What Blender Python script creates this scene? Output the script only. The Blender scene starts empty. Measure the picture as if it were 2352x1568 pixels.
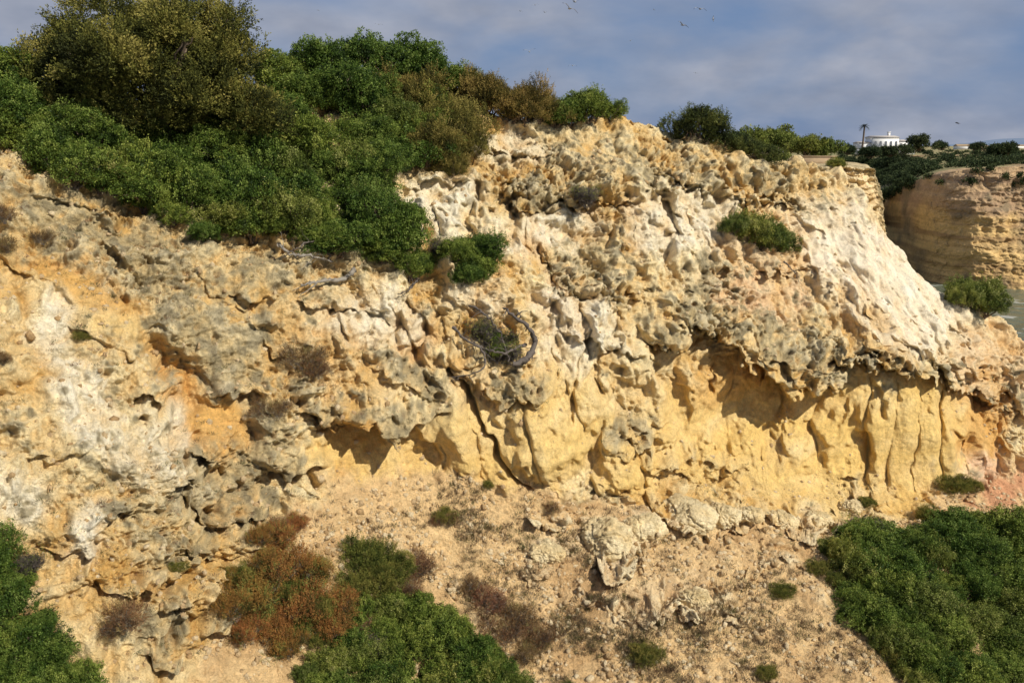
import bpy, math, random, bmesh
import numpy as np
from mathutils import Vector, Matrix
random.seed(4); RNG=np.random.default_rng(7)
SC=bpy.context.scene; COL=SC.collection
TH=0.577; K=TH/1176.0; PITCH=math.radians(12.56); cp,sp=math.cos(PITCH),math.sin(PITCH)
EYE=28.0            # eye height above the sea (m)
def ratios(px,py):
    a=(px-1176)*K; b=(784-py)*K; dy=cp+b*sp
    return a/dy,(-sp+b*cp)/dy
def survey(px,py,d):
    rx,rz=ratios(px,py); return np.stack([rx*d,d+0*rx,rz*d+EYE],-1)
def unsurvey(P):
    x=P[...,0];y=P[...,1];z=P[...,2]-EYE
    f=y*cp-z*sp; u=y*sp+z*cp
    return 1176+x/f/K, 784-u/f/K
# ---------------------------------------------------------------- noise
def _h(ix,iy,iz,seed):
    h=(ix.astype(np.uint32)*np.uint32(374761393))^(iy.astype(np.uint32)*np.uint32(668265263))^(iz.astype(np.uint32)*np.uint32(2246822519))
    h=h+np.uint32((seed*977+13)&0xffffffff)
    h^=h>>np.uint32(13); h*=np.uint32(1274126177); h^=h>>np.uint32(16); h*=np.uint32(2654435761); h^=h>>np.uint32(15)
    return h
def pn(P,size,seed=0):
    sh=P.shape[:-1]; q=(P.reshape(-1,3)/np.asarray(size)).astype(np.float32)+1000.5
    i=np.floor(q).astype(np.int64); f=q-i; u=f*f*f*(f*(f*6-15)+10)
    out=0
    for dx in (0,1):
        wx=u[:,0] if dx else 1-u[:,0]
        for dy in (0,1):
            wy=u[:,1] if dy else 1-u[:,1]
            for dz in (0,1):
                wz=u[:,2] if dz else 1-u[:,2]
                h=_h(i[:,0]+dx,i[:,1]+dy,i[:,2]+dz,seed)
                g=((h&1023)/511.5-1)*(f[:,0]-dx)+(((h>>10)&1023)/511.5-1)*(f[:,1]-dy)+(((h>>20)&1023)/511.5-1)*(f[:,2]-dz)
                out=out+wx*wy*wz*g
    return out.reshape(sh).astype(np.float32)
def cells(P,size,seed=0):
    """squared F1, F2-F1 and a random value of the nearest cell"""
    sh=P.shape[:-1]; q=(P.reshape(-1,3)/np.asarray(size)).astype(np.float32)+1000.5
    i=np.floor(q).astype(np.int64); f=(q-i).astype(np.float32)
    d1=np.full(len(q),9,np.float32); d2=d1.copy(); v=np.zeros(len(q),np.float32)
    for dx in (-1,0,1):
        for dy in (-1,0,1):
            for dz in (-1,0,1):
                h=_h(i[:,0]+dx,i[:,1]+dy,i[:,2]+dz,seed)
                a=dx+(h&1023).astype(np.float32)/1023-f[:,0]; b=dy+((h>>10)&1023).astype(np.float32)/1023-f[:,1]; c=dz+((h>>20)&1023).astype(np.float32)/1023-f[:,2]
                d=a*a+b*b+c*c; w=d<d1; d2=np.where(w,d1,np.minimum(d2,d)); v=np.where(w,((h>>5)&255).astype(np.float32)/255,v); d1=np.minimum(d1,d)
    return d1.reshape(sh),(np.sqrt(d2)-np.sqrt(d1)).reshape(sh),v.reshape(sh)
def sstep(a,b,x):
    t=np.clip((x-a)/(b-a),0,1); return t*t*(3-2*t)
def herm(xs,V,x):
    xs=np.asarray(xs,float); M=np.gradient(V,xs,axis=0)
    k=np.clip(np.searchsorted(xs,x,side='right')-1,0,len(xs)-2)
    h=xs[k+1]-xs[k]; t=np.clip((x-xs[k])/h,0,1)
    col=np.broadcast_to(np.arange(V.shape[1]),x.shape)
    a,b,ma,mb=V[k,col],V[k+1,col],M[k,col],M[k+1,col]
    return (2*t**3-3*t**2+1)*a+(t**3-2*t**2+t)*h*ma+(-2*t**3+3*t**2)*b+(t**3-t**2)*h*mb
# ---------------------------------------------------------------- mesh helpers
def new_obj(name,data,parent=None):
    o=bpy.data.objects.new(name,data); COL.objects.link(o)
    if parent is not None: o.parent=parent
    return o
def mesh_np(name,V,F,mat=None,col=None,smooth=False,attrs=None):
    me=bpy.data.meshes.new(name); V=np.asarray(V,np.float32).reshape(-1,3); F=np.asarray(F,np.int32); n,k=F.shape
    me.vertices.add(len(V)); me.vertices.foreach_set("co",V.ravel())
    me.loops.add(n*k); me.loops.foreach_set("vertex_index",F.ravel())
    me.polygons.add(n); me.polygons.foreach_set("loop_start",np.arange(0,n*k,k,dtype=np.int32))
    try: me.polygons.foreach_set("loop_total",np.full(n,k,np.int32))
    except Exception: pass
    me.update(calc_edges=True)
    if col is not None:
        a=me.attributes.new("col",'FLOAT_COLOR','POINT'); c=np.ones((len(V),4),np.float32); c[:,:3]=np.asarray(col).reshape(-1,3); a.data.foreach_set("color",c.ravel())
    for nm,v in (attrs or {}).items():
        a=me.attributes.new(nm,'FLOAT','POINT'); a.data.foreach_set("value",np.asarray(v,np.float32).ravel())
    if smooth: me.polygons.foreach_set("use_smooth",np.ones(n,bool))
    if mat: me.materials.append(mat)
    return me
def grid_faces(m,n):
    i=np.arange(m*n).reshape(m,n)
    return np.stack([i[:-1,:-1],i[:-1,1:],i[1:,1:],i[1:,:-1]],-1).reshape(-1,4)
def tube(pts,rad,seg=7):
    pts=np.asarray(pts,float); n=len(pts); T=np.gradient(pts,axis=0); V=[]
    for p,t,r in zip(pts,T,rad):
        t=t/(np.linalg.norm(t)+1e-9); a=np.cross(t,[0.3,0.2,1]); a/=np.linalg.norm(a)+1e-9; b=np.cross(t,a)
        for s in range(seg):
            w=2*math.pi*s/seg; V.append(p+r*(math.cos(w)*a+math.sin(w)*b))
    F=[]
    for i in range(n-1):
        for s in range(seg):
            F.append((i*seg+s,i*seg+(s+1)%seg,(i+1)*seg+(s+1)%seg,(i+1)*seg+s))
    return np.array(V),np.array(F)
def join(parts):
    V=[];F=[];o=0
    for v,f in parts: V.append(v);F.append(np.asarray(f)+o);o+=len(v)
    return np.concatenate(V),np.concatenate(F)
def box(cx,cy,cz,sx,sy,sz):
    V=np.array([(cx+a*sx/2,cy+b*sy/2,cz+c*sz/2) for c in(-1,1) for b in(-1,1) for a in(-1,1)])
    F=np.array([(0,2,3,1),(4,5,7,6),(0,1,5,4),(2,6,7,3),(0,4,6,2),(1,3,7,5)]); return V,F
# ---------------------------------------------------------------- materials
def nmat(name):
    m=bpy.data.materials.new(name); m.use_nodes=True; nt=m.node_tree; b=nt.nodes["Principled BSDF"]
    b.inputs["Specular IOR Level"].default_value=0.15
    return m,nt,b
def nd(nt,t,**kw):
    n=nt.nodes.new(t)
    for k,v in kw.items():
        if k in n.inputs: n.inputs[k].default_value=v
        else: setattr(n,k,v)
    return n
def mathn(nt,op,a,b=None,clamp=False):
    n=nt.nodes.new('ShaderNodeMath'); n.operation=op; n.use_clamp=clamp
    for i,v in enumerate((a,b)):
        if v is None: continue
        if isinstance(v,(int,float)): n.inputs[i].default_value=v
        else: nt.links.new(v,n.inputs[i])
    return n.outputs[0]
def maprange(nt,v,a,b,c,d):
    n=nt.nodes.new('ShaderNodeMapRange'); nt.links.new(v,n.inputs[0])
    for i,x in enumerate((a,b,c,d)): n.inputs[i+1].default_value=x
    return n.outputs[0]
def mixc(nt,fac,a,b,mode='MIX'):
    n=nt.nodes.new('ShaderNodeMix'); n.data_type='RGBA'; n.blend_type=mode
    for s,v in ((0,fac),(6,a),(7,b)):
        if isinstance(v,(int,float)): n.inputs[s].default_value=v
        elif isinstance(v,tuple): n.inputs[s].default_value=(*v,1)
        else: nt.links.new(v,n.inputs[s])
    return n.outputs[2]
def rock_mat(name,scale=1.0,bump=1.0):
    m,nt,b=nmat(name); L=nt.links.new
    tc=nd(nt,'ShaderNodeTexCoord').outputs['Object']
    at=nd(nt,'ShaderNodeAttribute',attribute_name='col').outputs['Color']
    cr=nd(nt,'ShaderNodeAttribute',attribute_name='crust').outputs['Fac']
    def noise(s,d=6,r=.6):
        n=nd(nt,'ShaderNodeTexNoise'); n.inputs['Scale'].default_value=s*scale; n.inputs['Detail'].default_value=d; n.inputs['Roughness'].default_value=r; L(tc,n.inputs['Vector']); return n.outputs['Fac']
    n1=noise(6,7,.78); n2=noise(30,3,.7)
    f=mathn(nt,'MULTIPLY',maprange(nt,n1,.3,.7,.72,1.28),maprange(nt,n2,.25,.75,.78,1.24))
    sc=nt.nodes.new('ShaderNodeVectorMath'); sc.operation='SCALE'; L(at,sc.inputs[0]); L(f,sc.inputs['Scale'])
    ln=noise(15,4,.75); lf=mathn(nt,'MULTIPLY',maprange(nt,ln,.55,.63,0,.62),cr,True)
    c2=mixc(nt,lf,sc.outputs[0],(0.13,0.105,0.068))
    L(c2,b.inputs['Base Color']); b.inputs['Roughness'].default_value=.95
    h=mathn(nt,'ADD',mathn(nt,'MULTIPLY',n1,1.0),mathn(nt,'MULTIPLY',n2,.55))
    bp=nd(nt,'ShaderNodeBump'); bp.inputs['Strength'].default_value=1.0; bp.inputs['Distance'].default_value=.10*bump/scale
    L(h,bp.inputs['Height']); L(bp.outputs[0],b.inputs['Normal'])
    return m
def leaf_mat(name,rough=.5,trans=.25,var=.25):
    m,nt,b=nmat(name); L=nt.links.new
    at=nd(nt,'ShaderNodeAttribute',attribute_name='col').outputs['Color']
    oi=nd(nt,'ShaderNodeObjectInfo').outputs['Random']
    hs=nd(nt,'ShaderNodeHueSaturation'); L(at,hs.inputs['Color'])
    L(maprange(nt,oi,0,1,.475,.515),hs.inputs['Hue']); L(maprange(nt,oi,0,1,1+var,1-var),hs.inputs['Value'])
    L(hs.outputs[0],b.inputs['Base Color']); b.inputs['Roughness'].default_value=rough; b.inputs['Specular IOR Level'].default_value=.18
    t=nd(nt,'ShaderNodeBsdfTranslucent'); mx=nd(nt,'ShaderNodeMixShader'); mx.inputs[0].default_value=trans
    sat=nd(nt,'ShaderNodeHueSaturation'); sat.inputs['Value'].default_value=1.4; L(hs.outputs[0],sat.inputs['Color']); L(sat.outputs[0],t.inputs[0])
    L(b.outputs[0],mx.inputs[1]); L(t.outputs[0],mx.inputs[2]); L(mx.outputs[0],nt.nodes['Material Output'].inputs[0])
    return m
def plain(name,c,r=.8,nscale=8,amt=.25,bump=.0):
    m,nt,b=nmat(name); L=nt.links.new
    tc=nd(nt,'ShaderNodeTexCoord').outputs['Object']; n=nd(nt,'ShaderNodeTexNoise'); n.inputs['Scale'].default_value=nscale; n.inputs['Detail'].default_value=6; L(tc,n.inputs['Vector'])
    a=tuple(x*(1-amt) for x in c); d=tuple(min(1,x*(1+amt)) for x in c)
    L(mixc(nt,n.outputs['Fac'],a,d),b.inputs['Base Color']); b.inputs['Roughness'].default_value=r
    if bump:
        bp=nd(nt,'ShaderNodeBump'); bp.inputs['Distance'].default_value=bump; L(n.outputs['Fac'],bp.inputs['Height']); L(bp.outputs[0],b.inputs['Normal'])
    return m
ROCK=rock_mat('rock'); FARROCK=rock_mat('far_rock',.12,.4)
M_LEAF=leaf_mat('evergreen_leaf',.55,.22); M_JUN=leaf_mat('juniper_leaf',.8,.2,.15); M_DRY=leaf_mat('dry_leaf',.8,.25,.2)
M_BARK=plain('bark',(.16,.12,.085),.9,14,.5,.01); M_DEAD=plain('dead_wood',(.26,.23,.19),.9,18,.5,.01); M_TWIG=plain('dark_twig',(.12,.10,.085),.9,18,.5,.01)
# ---------------------------------------------------------------- the cliff
cx=np.concatenate([np.arange(-460,-20,9),np.arange(-20,2372,2.0),np.arange(2372,2860,9)]).astype(float)
crest_pts=[(-460,190),(0,200),(150,235),(300,235),(450,230),(600,200),(800,165),(950,165),(1080,215),(1150,268),(1250,280),(1330,278),(1440,262),(1500,272),(1560,300),(1620,322),(1700,342),(1760,368),(1830,385),(1900,398),(1950,420),(1990,465),(2020,520),(2050,552),(2090,600),(2130,645),(2170,682),(2215,700),(2270,722),(2320,768),(2360,808),(2500,870),(2860,960)]
crest=np.interp(cx,*zip(*crest_pts))
ker=np.hanning(9); ker/=ker.sum(); crest=np.convolve(np.pad(crest,4,'edge'),ker,'valid')
NA,NB,NC=36,760,56
ta=np.linspace(0,1,NA,endpoint=False)[:,None]; tb=np.linspace(0,1,NB)[:,None]
PY=np.concatenate([2100+(1620-2100)*ta+0*crest[None],1620+(crest[None]-1620)*tb],0)
PX=np.broadcast_to(cx,PY.shape).copy()
tc_=[-400,0,300,600,900,1200,1500,1800,2100,2352,2800]
tr_=[0,250,400,550,700,850,980,1120,1250,1400,1568,2100]
T=np.array([[22,24,26,29,31,33,36,39,42,46,50],
[19,20.5,22.4,24.5,26.2,28,30.5,33.5,37,42,45],
[17.2,18.6,20.2,22,23.8,25.4,27.4,30.5,34,39,42],
[15.8,17.2,18.6,20.4,22,23.6,25.6,28,31,36,39],
[14.4,16,17.4,19.2,21,22.2,24,26,28.5,33,36],
[13.4,15,16.4,18.2,19.9,21,22.6,24.4,25.8,29.5,32],
[12.8,14.4,15.6,17.4,19.3,20.5,22.1,23.9,25.1,27.5,29],
[12.2,13.8,14.8,16.7,18.7,19.9,21.4,23.1,24.4,25.5,27],
[11.6,13.2,14.2,15.9,17.6,18.6,19.7,20.9,21.8,22.5,24],
[11,12.6,13.6,15.1,16.5,17.3,17.7,18.4,19.2,20,21],
[10.5,12,13,14,15.2,15.8,16,16.5,17.3,18,19],
[8,9.5,10.5,11.3,12,12.5,12.5,13,13.5,14,15]],float)
T1=herm(tc_,T.T,np.broadcast_to(cx[:,None],(len(cx),len(tr_)))).T
D=herm(tr_,T1,PY)
B=survey(PX,PY,D)
tq=(np.linspace(0,1,NC+1)[1:]**2.2)[:,None]*46
sl=np.interp(cx,[-460,900,1300,1700,2200,2860],[.05,.08,.22,.55,.75,.7])[None]
top=B[-1]; r0=top[:,:2]/np.linalg.norm(top[:,:2],axis=1,keepdims=True)
bk=np.stack([top[None,:,0]+tq*r0[None,:,0],top[None,:,1]+tq*r0[None,:,1],top[None,:,2]-tq*sl*(tq/(tq+1.2))],-1)
B=np.concatenate([B,bk],0); PX=np.concatenate([PX,np.repeat(PX[-1:],NC,0)],0); PY=np.concatenate([PY,np.repeat(PY[-1:],NC,0)],0)
m,n=PX.shape; front=np.zeros((m,n),bool); front[:NA+NB]=True
du=np.gradient(B,axis=1); dv=np.gradient(B,axis=0); N=np.cross(du,dv); N/=np.linalg.norm(N,axis=-1,keepdims=True)+1e-9
N*=np.sign(N[...,1:2]*-1+N[...,2:3]*.8+1e-6)
RAD=-B.copy(); RAD[...,2]=0; RAD/=np.linalg.norm(RAD,axis=-1,keepdims=True)
w1=pn(B,1.1,11); w2=pn(B,1.1,12); w3=pn(B,.3,13); w4=pn(B,.3,14); w5=pn(B,.13,16)
WX=PX+w1*90+w3*30; WY=PY+w2*70+w4*34+w5*16
def ell(L,sharp=2):
    s=np.zeros_like(PX)
    for e in L:
        x,y,a,b=e[:4]; ang=math.radians(e[4]) if len(e)>4 else 0; w=e[5] if len(e)>5 else 1
        dx=WX-x; dy=WY-y; u=(dx*math.cos(ang)+dy*math.sin(ang))/a; v=(-dx*math.sin(ang)+dy*math.cos(ang))/b
        s=np.maximum(s,w*np.exp(-(u*u+v*v)**sharp))
    return s
foot=[(-460,3000),(380,3000),(430,1640),(520,1500),(600,1330),(660,1210),(760,1115),(960,1070),(1100,1085),(1230,1120),(1400,1150),(1560,1180),(1700,1195),(1900,1170),(2100,1175),(2200,1120),(2352,1080),(2860,1060)]
gy=np.interp(WX,*zip(*foot)); ground=sstep(-18,25,WY-gy)
crust=ell([(120,480,300,110,22,1.1),(330,570,240,140,35,1.15),(480,720,220,140,40,1.15),(600,660,150,100,20,1.05),(660,880,110,80),(850,960,140,55,5,1.1),(560,820,160,120,35,1.1),
 (470,1110,210,130,20,.95),(430,1260,170,200,30,.95),(300,1180,120,120,30,.65),(420,1400,150,150,0,.85),(640,1040,100,90,0,1.0),
 (1240,440,140,60,10),(1330,360,230,70,5,.85),(1560,370,160,70,15,.95),(1780,420,180,50,25),(1900,470,90,40,30,.6),(1390,560,130,110,0,.8),(1350,650,110,40),
 (1700,660,160,90,15,.65),(1820,800,150,100,20,1.0),(1620,740,130,70,15,.9),(1200,880,90,50,0,1),(930,850,110,45,10,.9),(1010,700,60,60,0,.5),(1080,470,60,50,0,.3),
 (1440,1000,90,40,0,1),(1650,1110,150,60,10,.5),(1380,1140,80,50,0,.5),(2090,830,140,28,8,1),(1980,1130,70,40,0,.6),(2300,900,80,60,0,.5),(100,1180,120,160,40,.5),(200,790,150,100,30,.55),(800,600,120,50,10,.6),(680,620,160,60,10,.85),(30,900,60,120,0,.45)],1.2)
smooth=ell([(1240,1010,130,120),(1060,990,100,90,30),(850,1045,130,60),(510,980,60,60),(1700,990,220,140),(1900,1030,180,140),(2090,1000,160,160),(1440,1070,100,60),(220,680,140,50,35,.7),(1320,930,100,120,0,.85)],3)
white=ell([(105,730,55,80,35),(170,880,55,170,-35),(260,1000,55,170,-38),(360,1040,65,110,-25),(40,1130,70,75,0,.9),(200,1230,50,60,0,.9),(1560,505,130,90,0,.9),(1270,520,90,60,0,.9),(2060,640,210,115,42),(1950,560,130,100,30,1),(1180,330,110,50,0,.7),(1000,470,110,70,0,.85),(1400,1240,90,60),(1250,1270,70,40,0,.7),(1500,1370,200,50,0,.6),(870,730,120,80,0,.85),(1330,760,90,120,0,.85),(410,1010,30,100,0,.8),(1150,560,60,60,0,.7),(1120,690,60,60,0,.5)])
pink=ell([(2010,620,200,130,40,.6),(1760,560,130,90,10,.7),(1740,670,120,60,10,1),(2290,820,130,80,10,.7),(2310,1110,130,60,0,1.4),(1230,560,60,50,0,.6),(1300,700,50,90,0,.5),(800,760,200,140,0,.25),(1090,620,60,40,0,.6)])
orange=ell([(430,860,70,80),(500,990,90,80,0,.8),(200,640,150,50,28,.7),(560,1150,60,50,0,.6),(1100,880,60,60,0,.5),(1650,880,120,50,0,.5),(2260,980,60,110,0,.9),(960,800,50,80,0,.5),(820,980,90,30,0,.6)])
calm=ell([(2070,640,220,130,42),(1950,550,130,90,30,.9)],2)
ledge_n=np.clip(.75+pn(B,.8,61)*1.9+pn(B,.3,62)*1.0,0.05,1.6)
def ledge(pts,amp,H,under=.0,U=70,ends=30):
    xs=[p[0] for p in pts]; yl=np.interp(WX,xs,[p[1] for p in pts]); am=np.interp(WX,xs,[ (p[2] if len(p)>2 else 1) for p in pts])
    win=sstep(xs[0]-ends,xs[0]+ends,WX)*(1-sstep(xs[-1]-ends,xs[-1]+ends,WX)); d=yl-WY
    up=(.6*sstep(-10,3,d)+.4*sstep(-8,40,d))*(1-sstep(0,1,np.clip(d,0,None)/H))
    un=sstep(-7,10,-d)*(1-sstep(.1,1,np.clip(-d,0,None)/U))
    big_=amp>.75
    return win*am*(up*amp*(.35+.65*ledge_n if big_ else ledge_n)-un*under*(1 if big_ else ledge_n)), win*up*am
P0=np.zeros_like(PX); LM=np.zeros_like(PX)
LED=[([(1490,760,.6),(1600,780,1),(1680,805,1),(1750,880,1.2),(1850,920,1.3),(1925,885,1.1),(1960,835,1),(2050,832,1.05),(2150,862,1.05),(2245,890,.8)],1.05,200,.45,140),
([(700,960,.7),(760,985,1),(850,965,1),(900,1005,1.1),(965,1000,1.1),(985,930,.8)],.85,110,.45,90),
([(840,860),(940,892),(1015,885)],.42,80,.2,40),([(1050,865),(1150,900),(1235,912),(1290,860)],.55,110,.3,80),
([(590,1080),(680,1105),(745,1085)],.55,90,.4,60),([(410,1125),(520,1180),(600,1205),(640,1160)],.5,80,.45,70),
([(420,1035),(500,1060),(600,1075)],.4,60,.35,50),([(440,1260),(540,1290),(590,1270)],.4,70,.3,60),([(380,1370),(470,1400),(540,1380)],.4,70,.3,60),([(220,1330),(320,1360),(380,1330)],.35,70,.25,50),([(60,1000),(150,1030),(220,1010)],.2,60,.1,50),
([(1225,590),(1340,675),(1400,682),(1490,640)],.4,90,.15,50),([(1610,625),(1720,615),(1890,612),(1910,650)],.4,80,.2,50),
([(1100,395),(1200,455),(1300,475),(1480,445),(1560,425),(1650,440),(1800,468),(1870,450)],.45,130,.35,70),
([(1370,1030),(1450,1035),(1530,1030)],.5,70,.25,40),
([(1935,1120),(1990,1135),(2035,1155)],.4,50,.25,40),([(360,1500),(440,1530),(525,1480)],.5,130,.4,80),([(920,430),(1030,425),(1120,440)],.3,60,.2,60),
([(1120,330),(1220,345),(1300,350)],.4,50,.3,50),([(1320,1400),(1450,1412),(1570,1402),(1700,1375)],.6,80,.3,34),([(1690,1310),(1850,1295)],.4,60,.2,30),([(1200,1190),(1290,1200),(1350,1190)],.4,60,.2,30),
([(300,890),(370,905),(420,880)],.4,70,.3,50),([(150,720),(230,770),(330,830)],.2,80,.1,60),([(2230,900),(2352,960),(2460,1000)],.5,120,.3,90),
([(520,930),(600,925),(660,950)],.35,60,.25,50),([(0,600),(90,640),(180,690)],.2,90,.08,60),([(100,1240),(200,1270),(300,1200)],.25,90,.12,60),([(560,760),(640,790),(700,800)],.35,70,.2,40),([(1500,1080),(1590,1100),(1700,1090)],.4,60,.2,40),
([(1200,1290),(1290,1300)],.35,50,.2,40),([(1340,1245),(1420,1300),(1470,1290),(1520,1235)],.74,120,.45,50),([(1505,1160),(1560,1225),(1620,1230),(1640,1190)],.7,95,.35,40),([(1640,1205),(1700,1220),(1750,1200),(1880,1215),(2070,1195)],.74,85,.35,34),([(700,680),(800,700),(900,720)],.3,60,.2,50),([(1280,770),(1380,790),(1480,800)],.25,60,.2,50),([(200,520),(320,600),(400,650)],.3,70,.15,50),([(60,440),(160,480),(260,540)],.25,60,.1,40),([(440,640),(540,680),(620,690)],.3,60,.15,40)]
for L in LED:
    a,b=ledge(*L); P0+=a; LM=np.maximum(LM,b)
bumps=[(1690,960,170,110,0,-1.0),(2080,650,200,110,42,.7),(2255,985,45,130,5,-.9),(1975,1000,26,120,-8,-.55),(440,880,70,80,0,-.8),(480,980,80,60,0,-.5),(1240,1010,85,120,-10,.9),(1150,1010,30,120,-32,-.45),(1060,980,60,90,-25,.3),(1330,950,50,90,0,.35),(1440,1070,80,50,0,.5),(1230,325,70,28,0,-.45),(1530,470,18,90,4,-.6),(1395,870,14,40,0,-.45),(330,1010,90,130,0,.45),(830,1050,120,60,0,-.5),(640,1170,50,80,0,-.7),(1300,880,30,90,0,-.35),(1120,620,80,60,0,.2),(440,1140,18,14,0,-.6),(600,1500,90,120,0,-.6),(1070,760,90,70,0,-.35),(1320,560,60,80,10,-.35),(960,790,25,110,-12,-.4),(1260,760,25,120,0,-.4),(850,700,25,80,-25,-.35),(1160,520,20,70,10,-.4),(1070,480,16,60,0,-.35),(1620,560,25,70,0,-.35),(1850,560,20,70,-25,-.35),(1480,880,22,80,0,-.35),(590,930,30,60,0,-.5),(390,800,30,50,0,-.4),(1420,760,40,100,0,.35),(1100,740,30,90,0,.3),(1450,520,50,90,0,.25),(1180,470,20,80,0,-.3),(1000,560,20,70,0,-.3),(560,1020,60,60,0,-.4),(1360,1010,18,80,0,-.4),(1540,960,22,90,0,-.4),(1880,1040,40,80,0,-.35),(1790,1080,50,60,0,.25)]
for bb in bumps:
    x,y,a,b,ang,w=bb; P0+=w*ell([(x,y,a,b,ang,1)],1.3)
# fluted columns of the right hand wall
fw=sstep(1930,1990,PX)*(1-sstep(2215,2250,PX))*sstep(860,920,PY)*(1-sstep(1080,1170,PY)); ph=(PX+w1*30+w3*6+pn(B,3.5,67)*40+(PY-1000)*.06-1990)/58.0
colr=np.abs(np.sin(np.pi*ph)); P0+=fw*(.38*np.sqrt(colr)-.18)*(1+pn(B,1.6,64)*1.3)
fw2=sstep(1560,1640,PX)*(1-sstep(1880,1940,PX))*sstep(820,900,PY)*(1-sstep(1080,1170,PY)); P0+=fw2*.34*(np.sqrt(np.abs(np.sin(np.pi*(PX+w1*60+(PY-900)*.12)/105)))-.5)*(1+pn(B,1.6,68)*1.5)
fw3=ell([(1560,510,150,90),(1050,480,110,80),(1350,780,160,130),(880,760,170,90),(1250,540,90,70)],2)*(1-ground); P0+=fw3*(.36*np.sqrt(np.abs(np.sin(np.pi*(PX+w1*70+w3*14)/64)))-.24)*(1+pn(B,1.5,65)*1.3)
fw4=sstep(980,1040,PX)*(1-sstep(1540,1600,PX))*sstep(840,900,PY)*(1-ground); P0+=fw4*(.42*np.sqrt(np.abs(np.sin(np.pi*(PX+w1*60+w3*12-(PY-950)*.25-1090)/118)))-.28)
for pts,wd,dp in (([(1040,850),(1060,880),(1085,940),(1130,1020),(1165,1080),(1215,1118)],7,.6),([(1545,400),(1535,470),(1520,545)],10,.4),([(1640,850),(1630,920)],5,.25),([(1320,880),(1310,960)],5,.3),([(1240,560),(1265,640),(1275,740)],6,.3),([(1100,420),(1085,500)],6,.3),([(1170,430),(1180,520)],6,.3),([(920,720),(950,800),(985,900)],6,.3),([(760,700),(790,780)],6,.25),([(1715,440),(1700,520)],6,.3),([(1420,470),(1400,560)],6,.25)):
    ys=[p[1] for p in pts]; xl=np.interp(PY,ys,[p[0] for p in pts])+w3*18; win=sstep(ys[0]-20,ys[0]+10,PY)*(1-sstep(ys[-1]-10,ys[-1]+20,PY))
    P0-=dp*win*np.exp(-((PX-xl)/wd)**2)
fr=front.astype(float)
rock=1-ground
rvar=np.clip(.74+pn(B,2.0,63)*1.6,.36,1.2)
rough=np.clip(.52+.50*crust+.25*LM-.60*smooth-.28*white-.25*calm,.05,1.15)*rock*rvar
Bw=B+np.stack([w3,w4,pn(B,.35,15)],-1)*.16+np.stack([w5,-w5,pn(B,.13,17)],-1)*.06
big=pn(B,3.0,1)*.6*rock*(1-.5*smooth)+pn(B,1.3,2)*.36*(rock*.9+.12)*(1-.6*smooth)
fl=np.abs(pn(Bw,(.75,1.1,3.6),21)); fl2=np.abs(pn(Bw,(.34,.5,1.7),22)); fl3=np.abs(pn(Bw,(.16,.25,.8),24))
wall=rock*np.clip(1-.5*crust,0,1)
fl_h=((fl-.2)*.95*(.35+.65*(1-smooth))+((fl2-.2)*.40+(fl3-.2)*.18)*(1-.8*smooth))*wall*(1-.55*calm)
b1,e1,v1=cells(Bw,(.95,.95,.7),31); b2,e2,v2=cells(Bw,(.36,.36,.28),32); b3,e3,v3=cells(Bw,.16,33); b4,e4,v4=cells(Bw,.085,34)
blk=rough*((v1-.45)*.22*sstep(0,.18,e1)+(v2-.45)*.15*sstep(0,.16,e2)+(v3-.5)*.12*sstep(0,.2,e3)+(v4-.5)*.065*sstep(0,.25,e4)-sstep(.06,.0,e2)*.035*(v1>.4))
knob=rough*((.4-b2)*.05*(.2+crust)+(.35-b3)*.06+(.35-b4)*.05)
a1=np.abs(pn(Bw,.5,41)); a2=np.abs(pn(Bw,.25,42)); a3=np.abs(pn(Bw,.12,43)); a4=np.abs(pn(B,.06,44))
crum=rough*((a1-.2)*.10+(a2-.2)*.13+(a3-.2)*.15)+(rough*.85+.12*rock)*(a4-.2)*.10
st=pn(Bw,(1.7,1.7,.36),71); st2=pn(Bw,(.7,.7,.17),72)
terr=rough*((sstep(-.06,.06,st)-.5)*.17+(sstep(-.05,.05,st2)-.5)*.09)
pz,_,pv=cells(Bw,.28,35); pz2,_,pv2=cells(Bw,.12,37)
pitc=-rough*((pv>.5)*sstep(.42,.2,np.sqrt(pz))*.15*(.3+crust)+(pv2>.45)*sstep(.42,.14,np.sqrt(pz2))*.085*(.5+crust))
fine=pn(B,.4,45)*.05*(rock*(1-smooth*.3)+.3)+pn(B,.14,49)*.022*smooth
gb1,ge1,gv1=cells(Bw,.75,36); gb5,ge5,gv5=cells(Bw,(.55,.55,.4),38)
grd=ground*(pn(B,.9,46)*.24+pn(B,.35,47)*.11+pn(B,.15,48)*.05+np.clip(gv1-.85,0,1)*1.3*np.clip(.42-gb1,0,1)*1.2+np.clip(v2-.82,0,1)*1.0*np.clip(.4-b2,0,1)+np.clip(v3-.7,0,1)*.4*np.clip(.4-b3,0,1)+(.2-a4)*.07+(.2-a3)*.07+np.clip(LM*1.3,0,1)*((gv5-.45)*.30*sstep(0,.14,ge5)-sstep(.06,0,ge5)*.08+(v2-.5)*.14*sstep(0,.16,e2)+(v3-.5)*.12*sstep(0,.2,e3)+(a2-.2)*.1))
hN=big+fl_h+blk+knob+crum+terr+pitc+fine+grd
fade=fr+(1-fr)*.8
NN=N*.65+RAD*.35; NN/=np.linalg.norm(NN,axis=-1,keepdims=True); NN=np.where(front[...,None],NN,N)
Pf=B+NN*(hN*fade)[...,None]+RAD*(P0*fr)[...,None]
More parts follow.
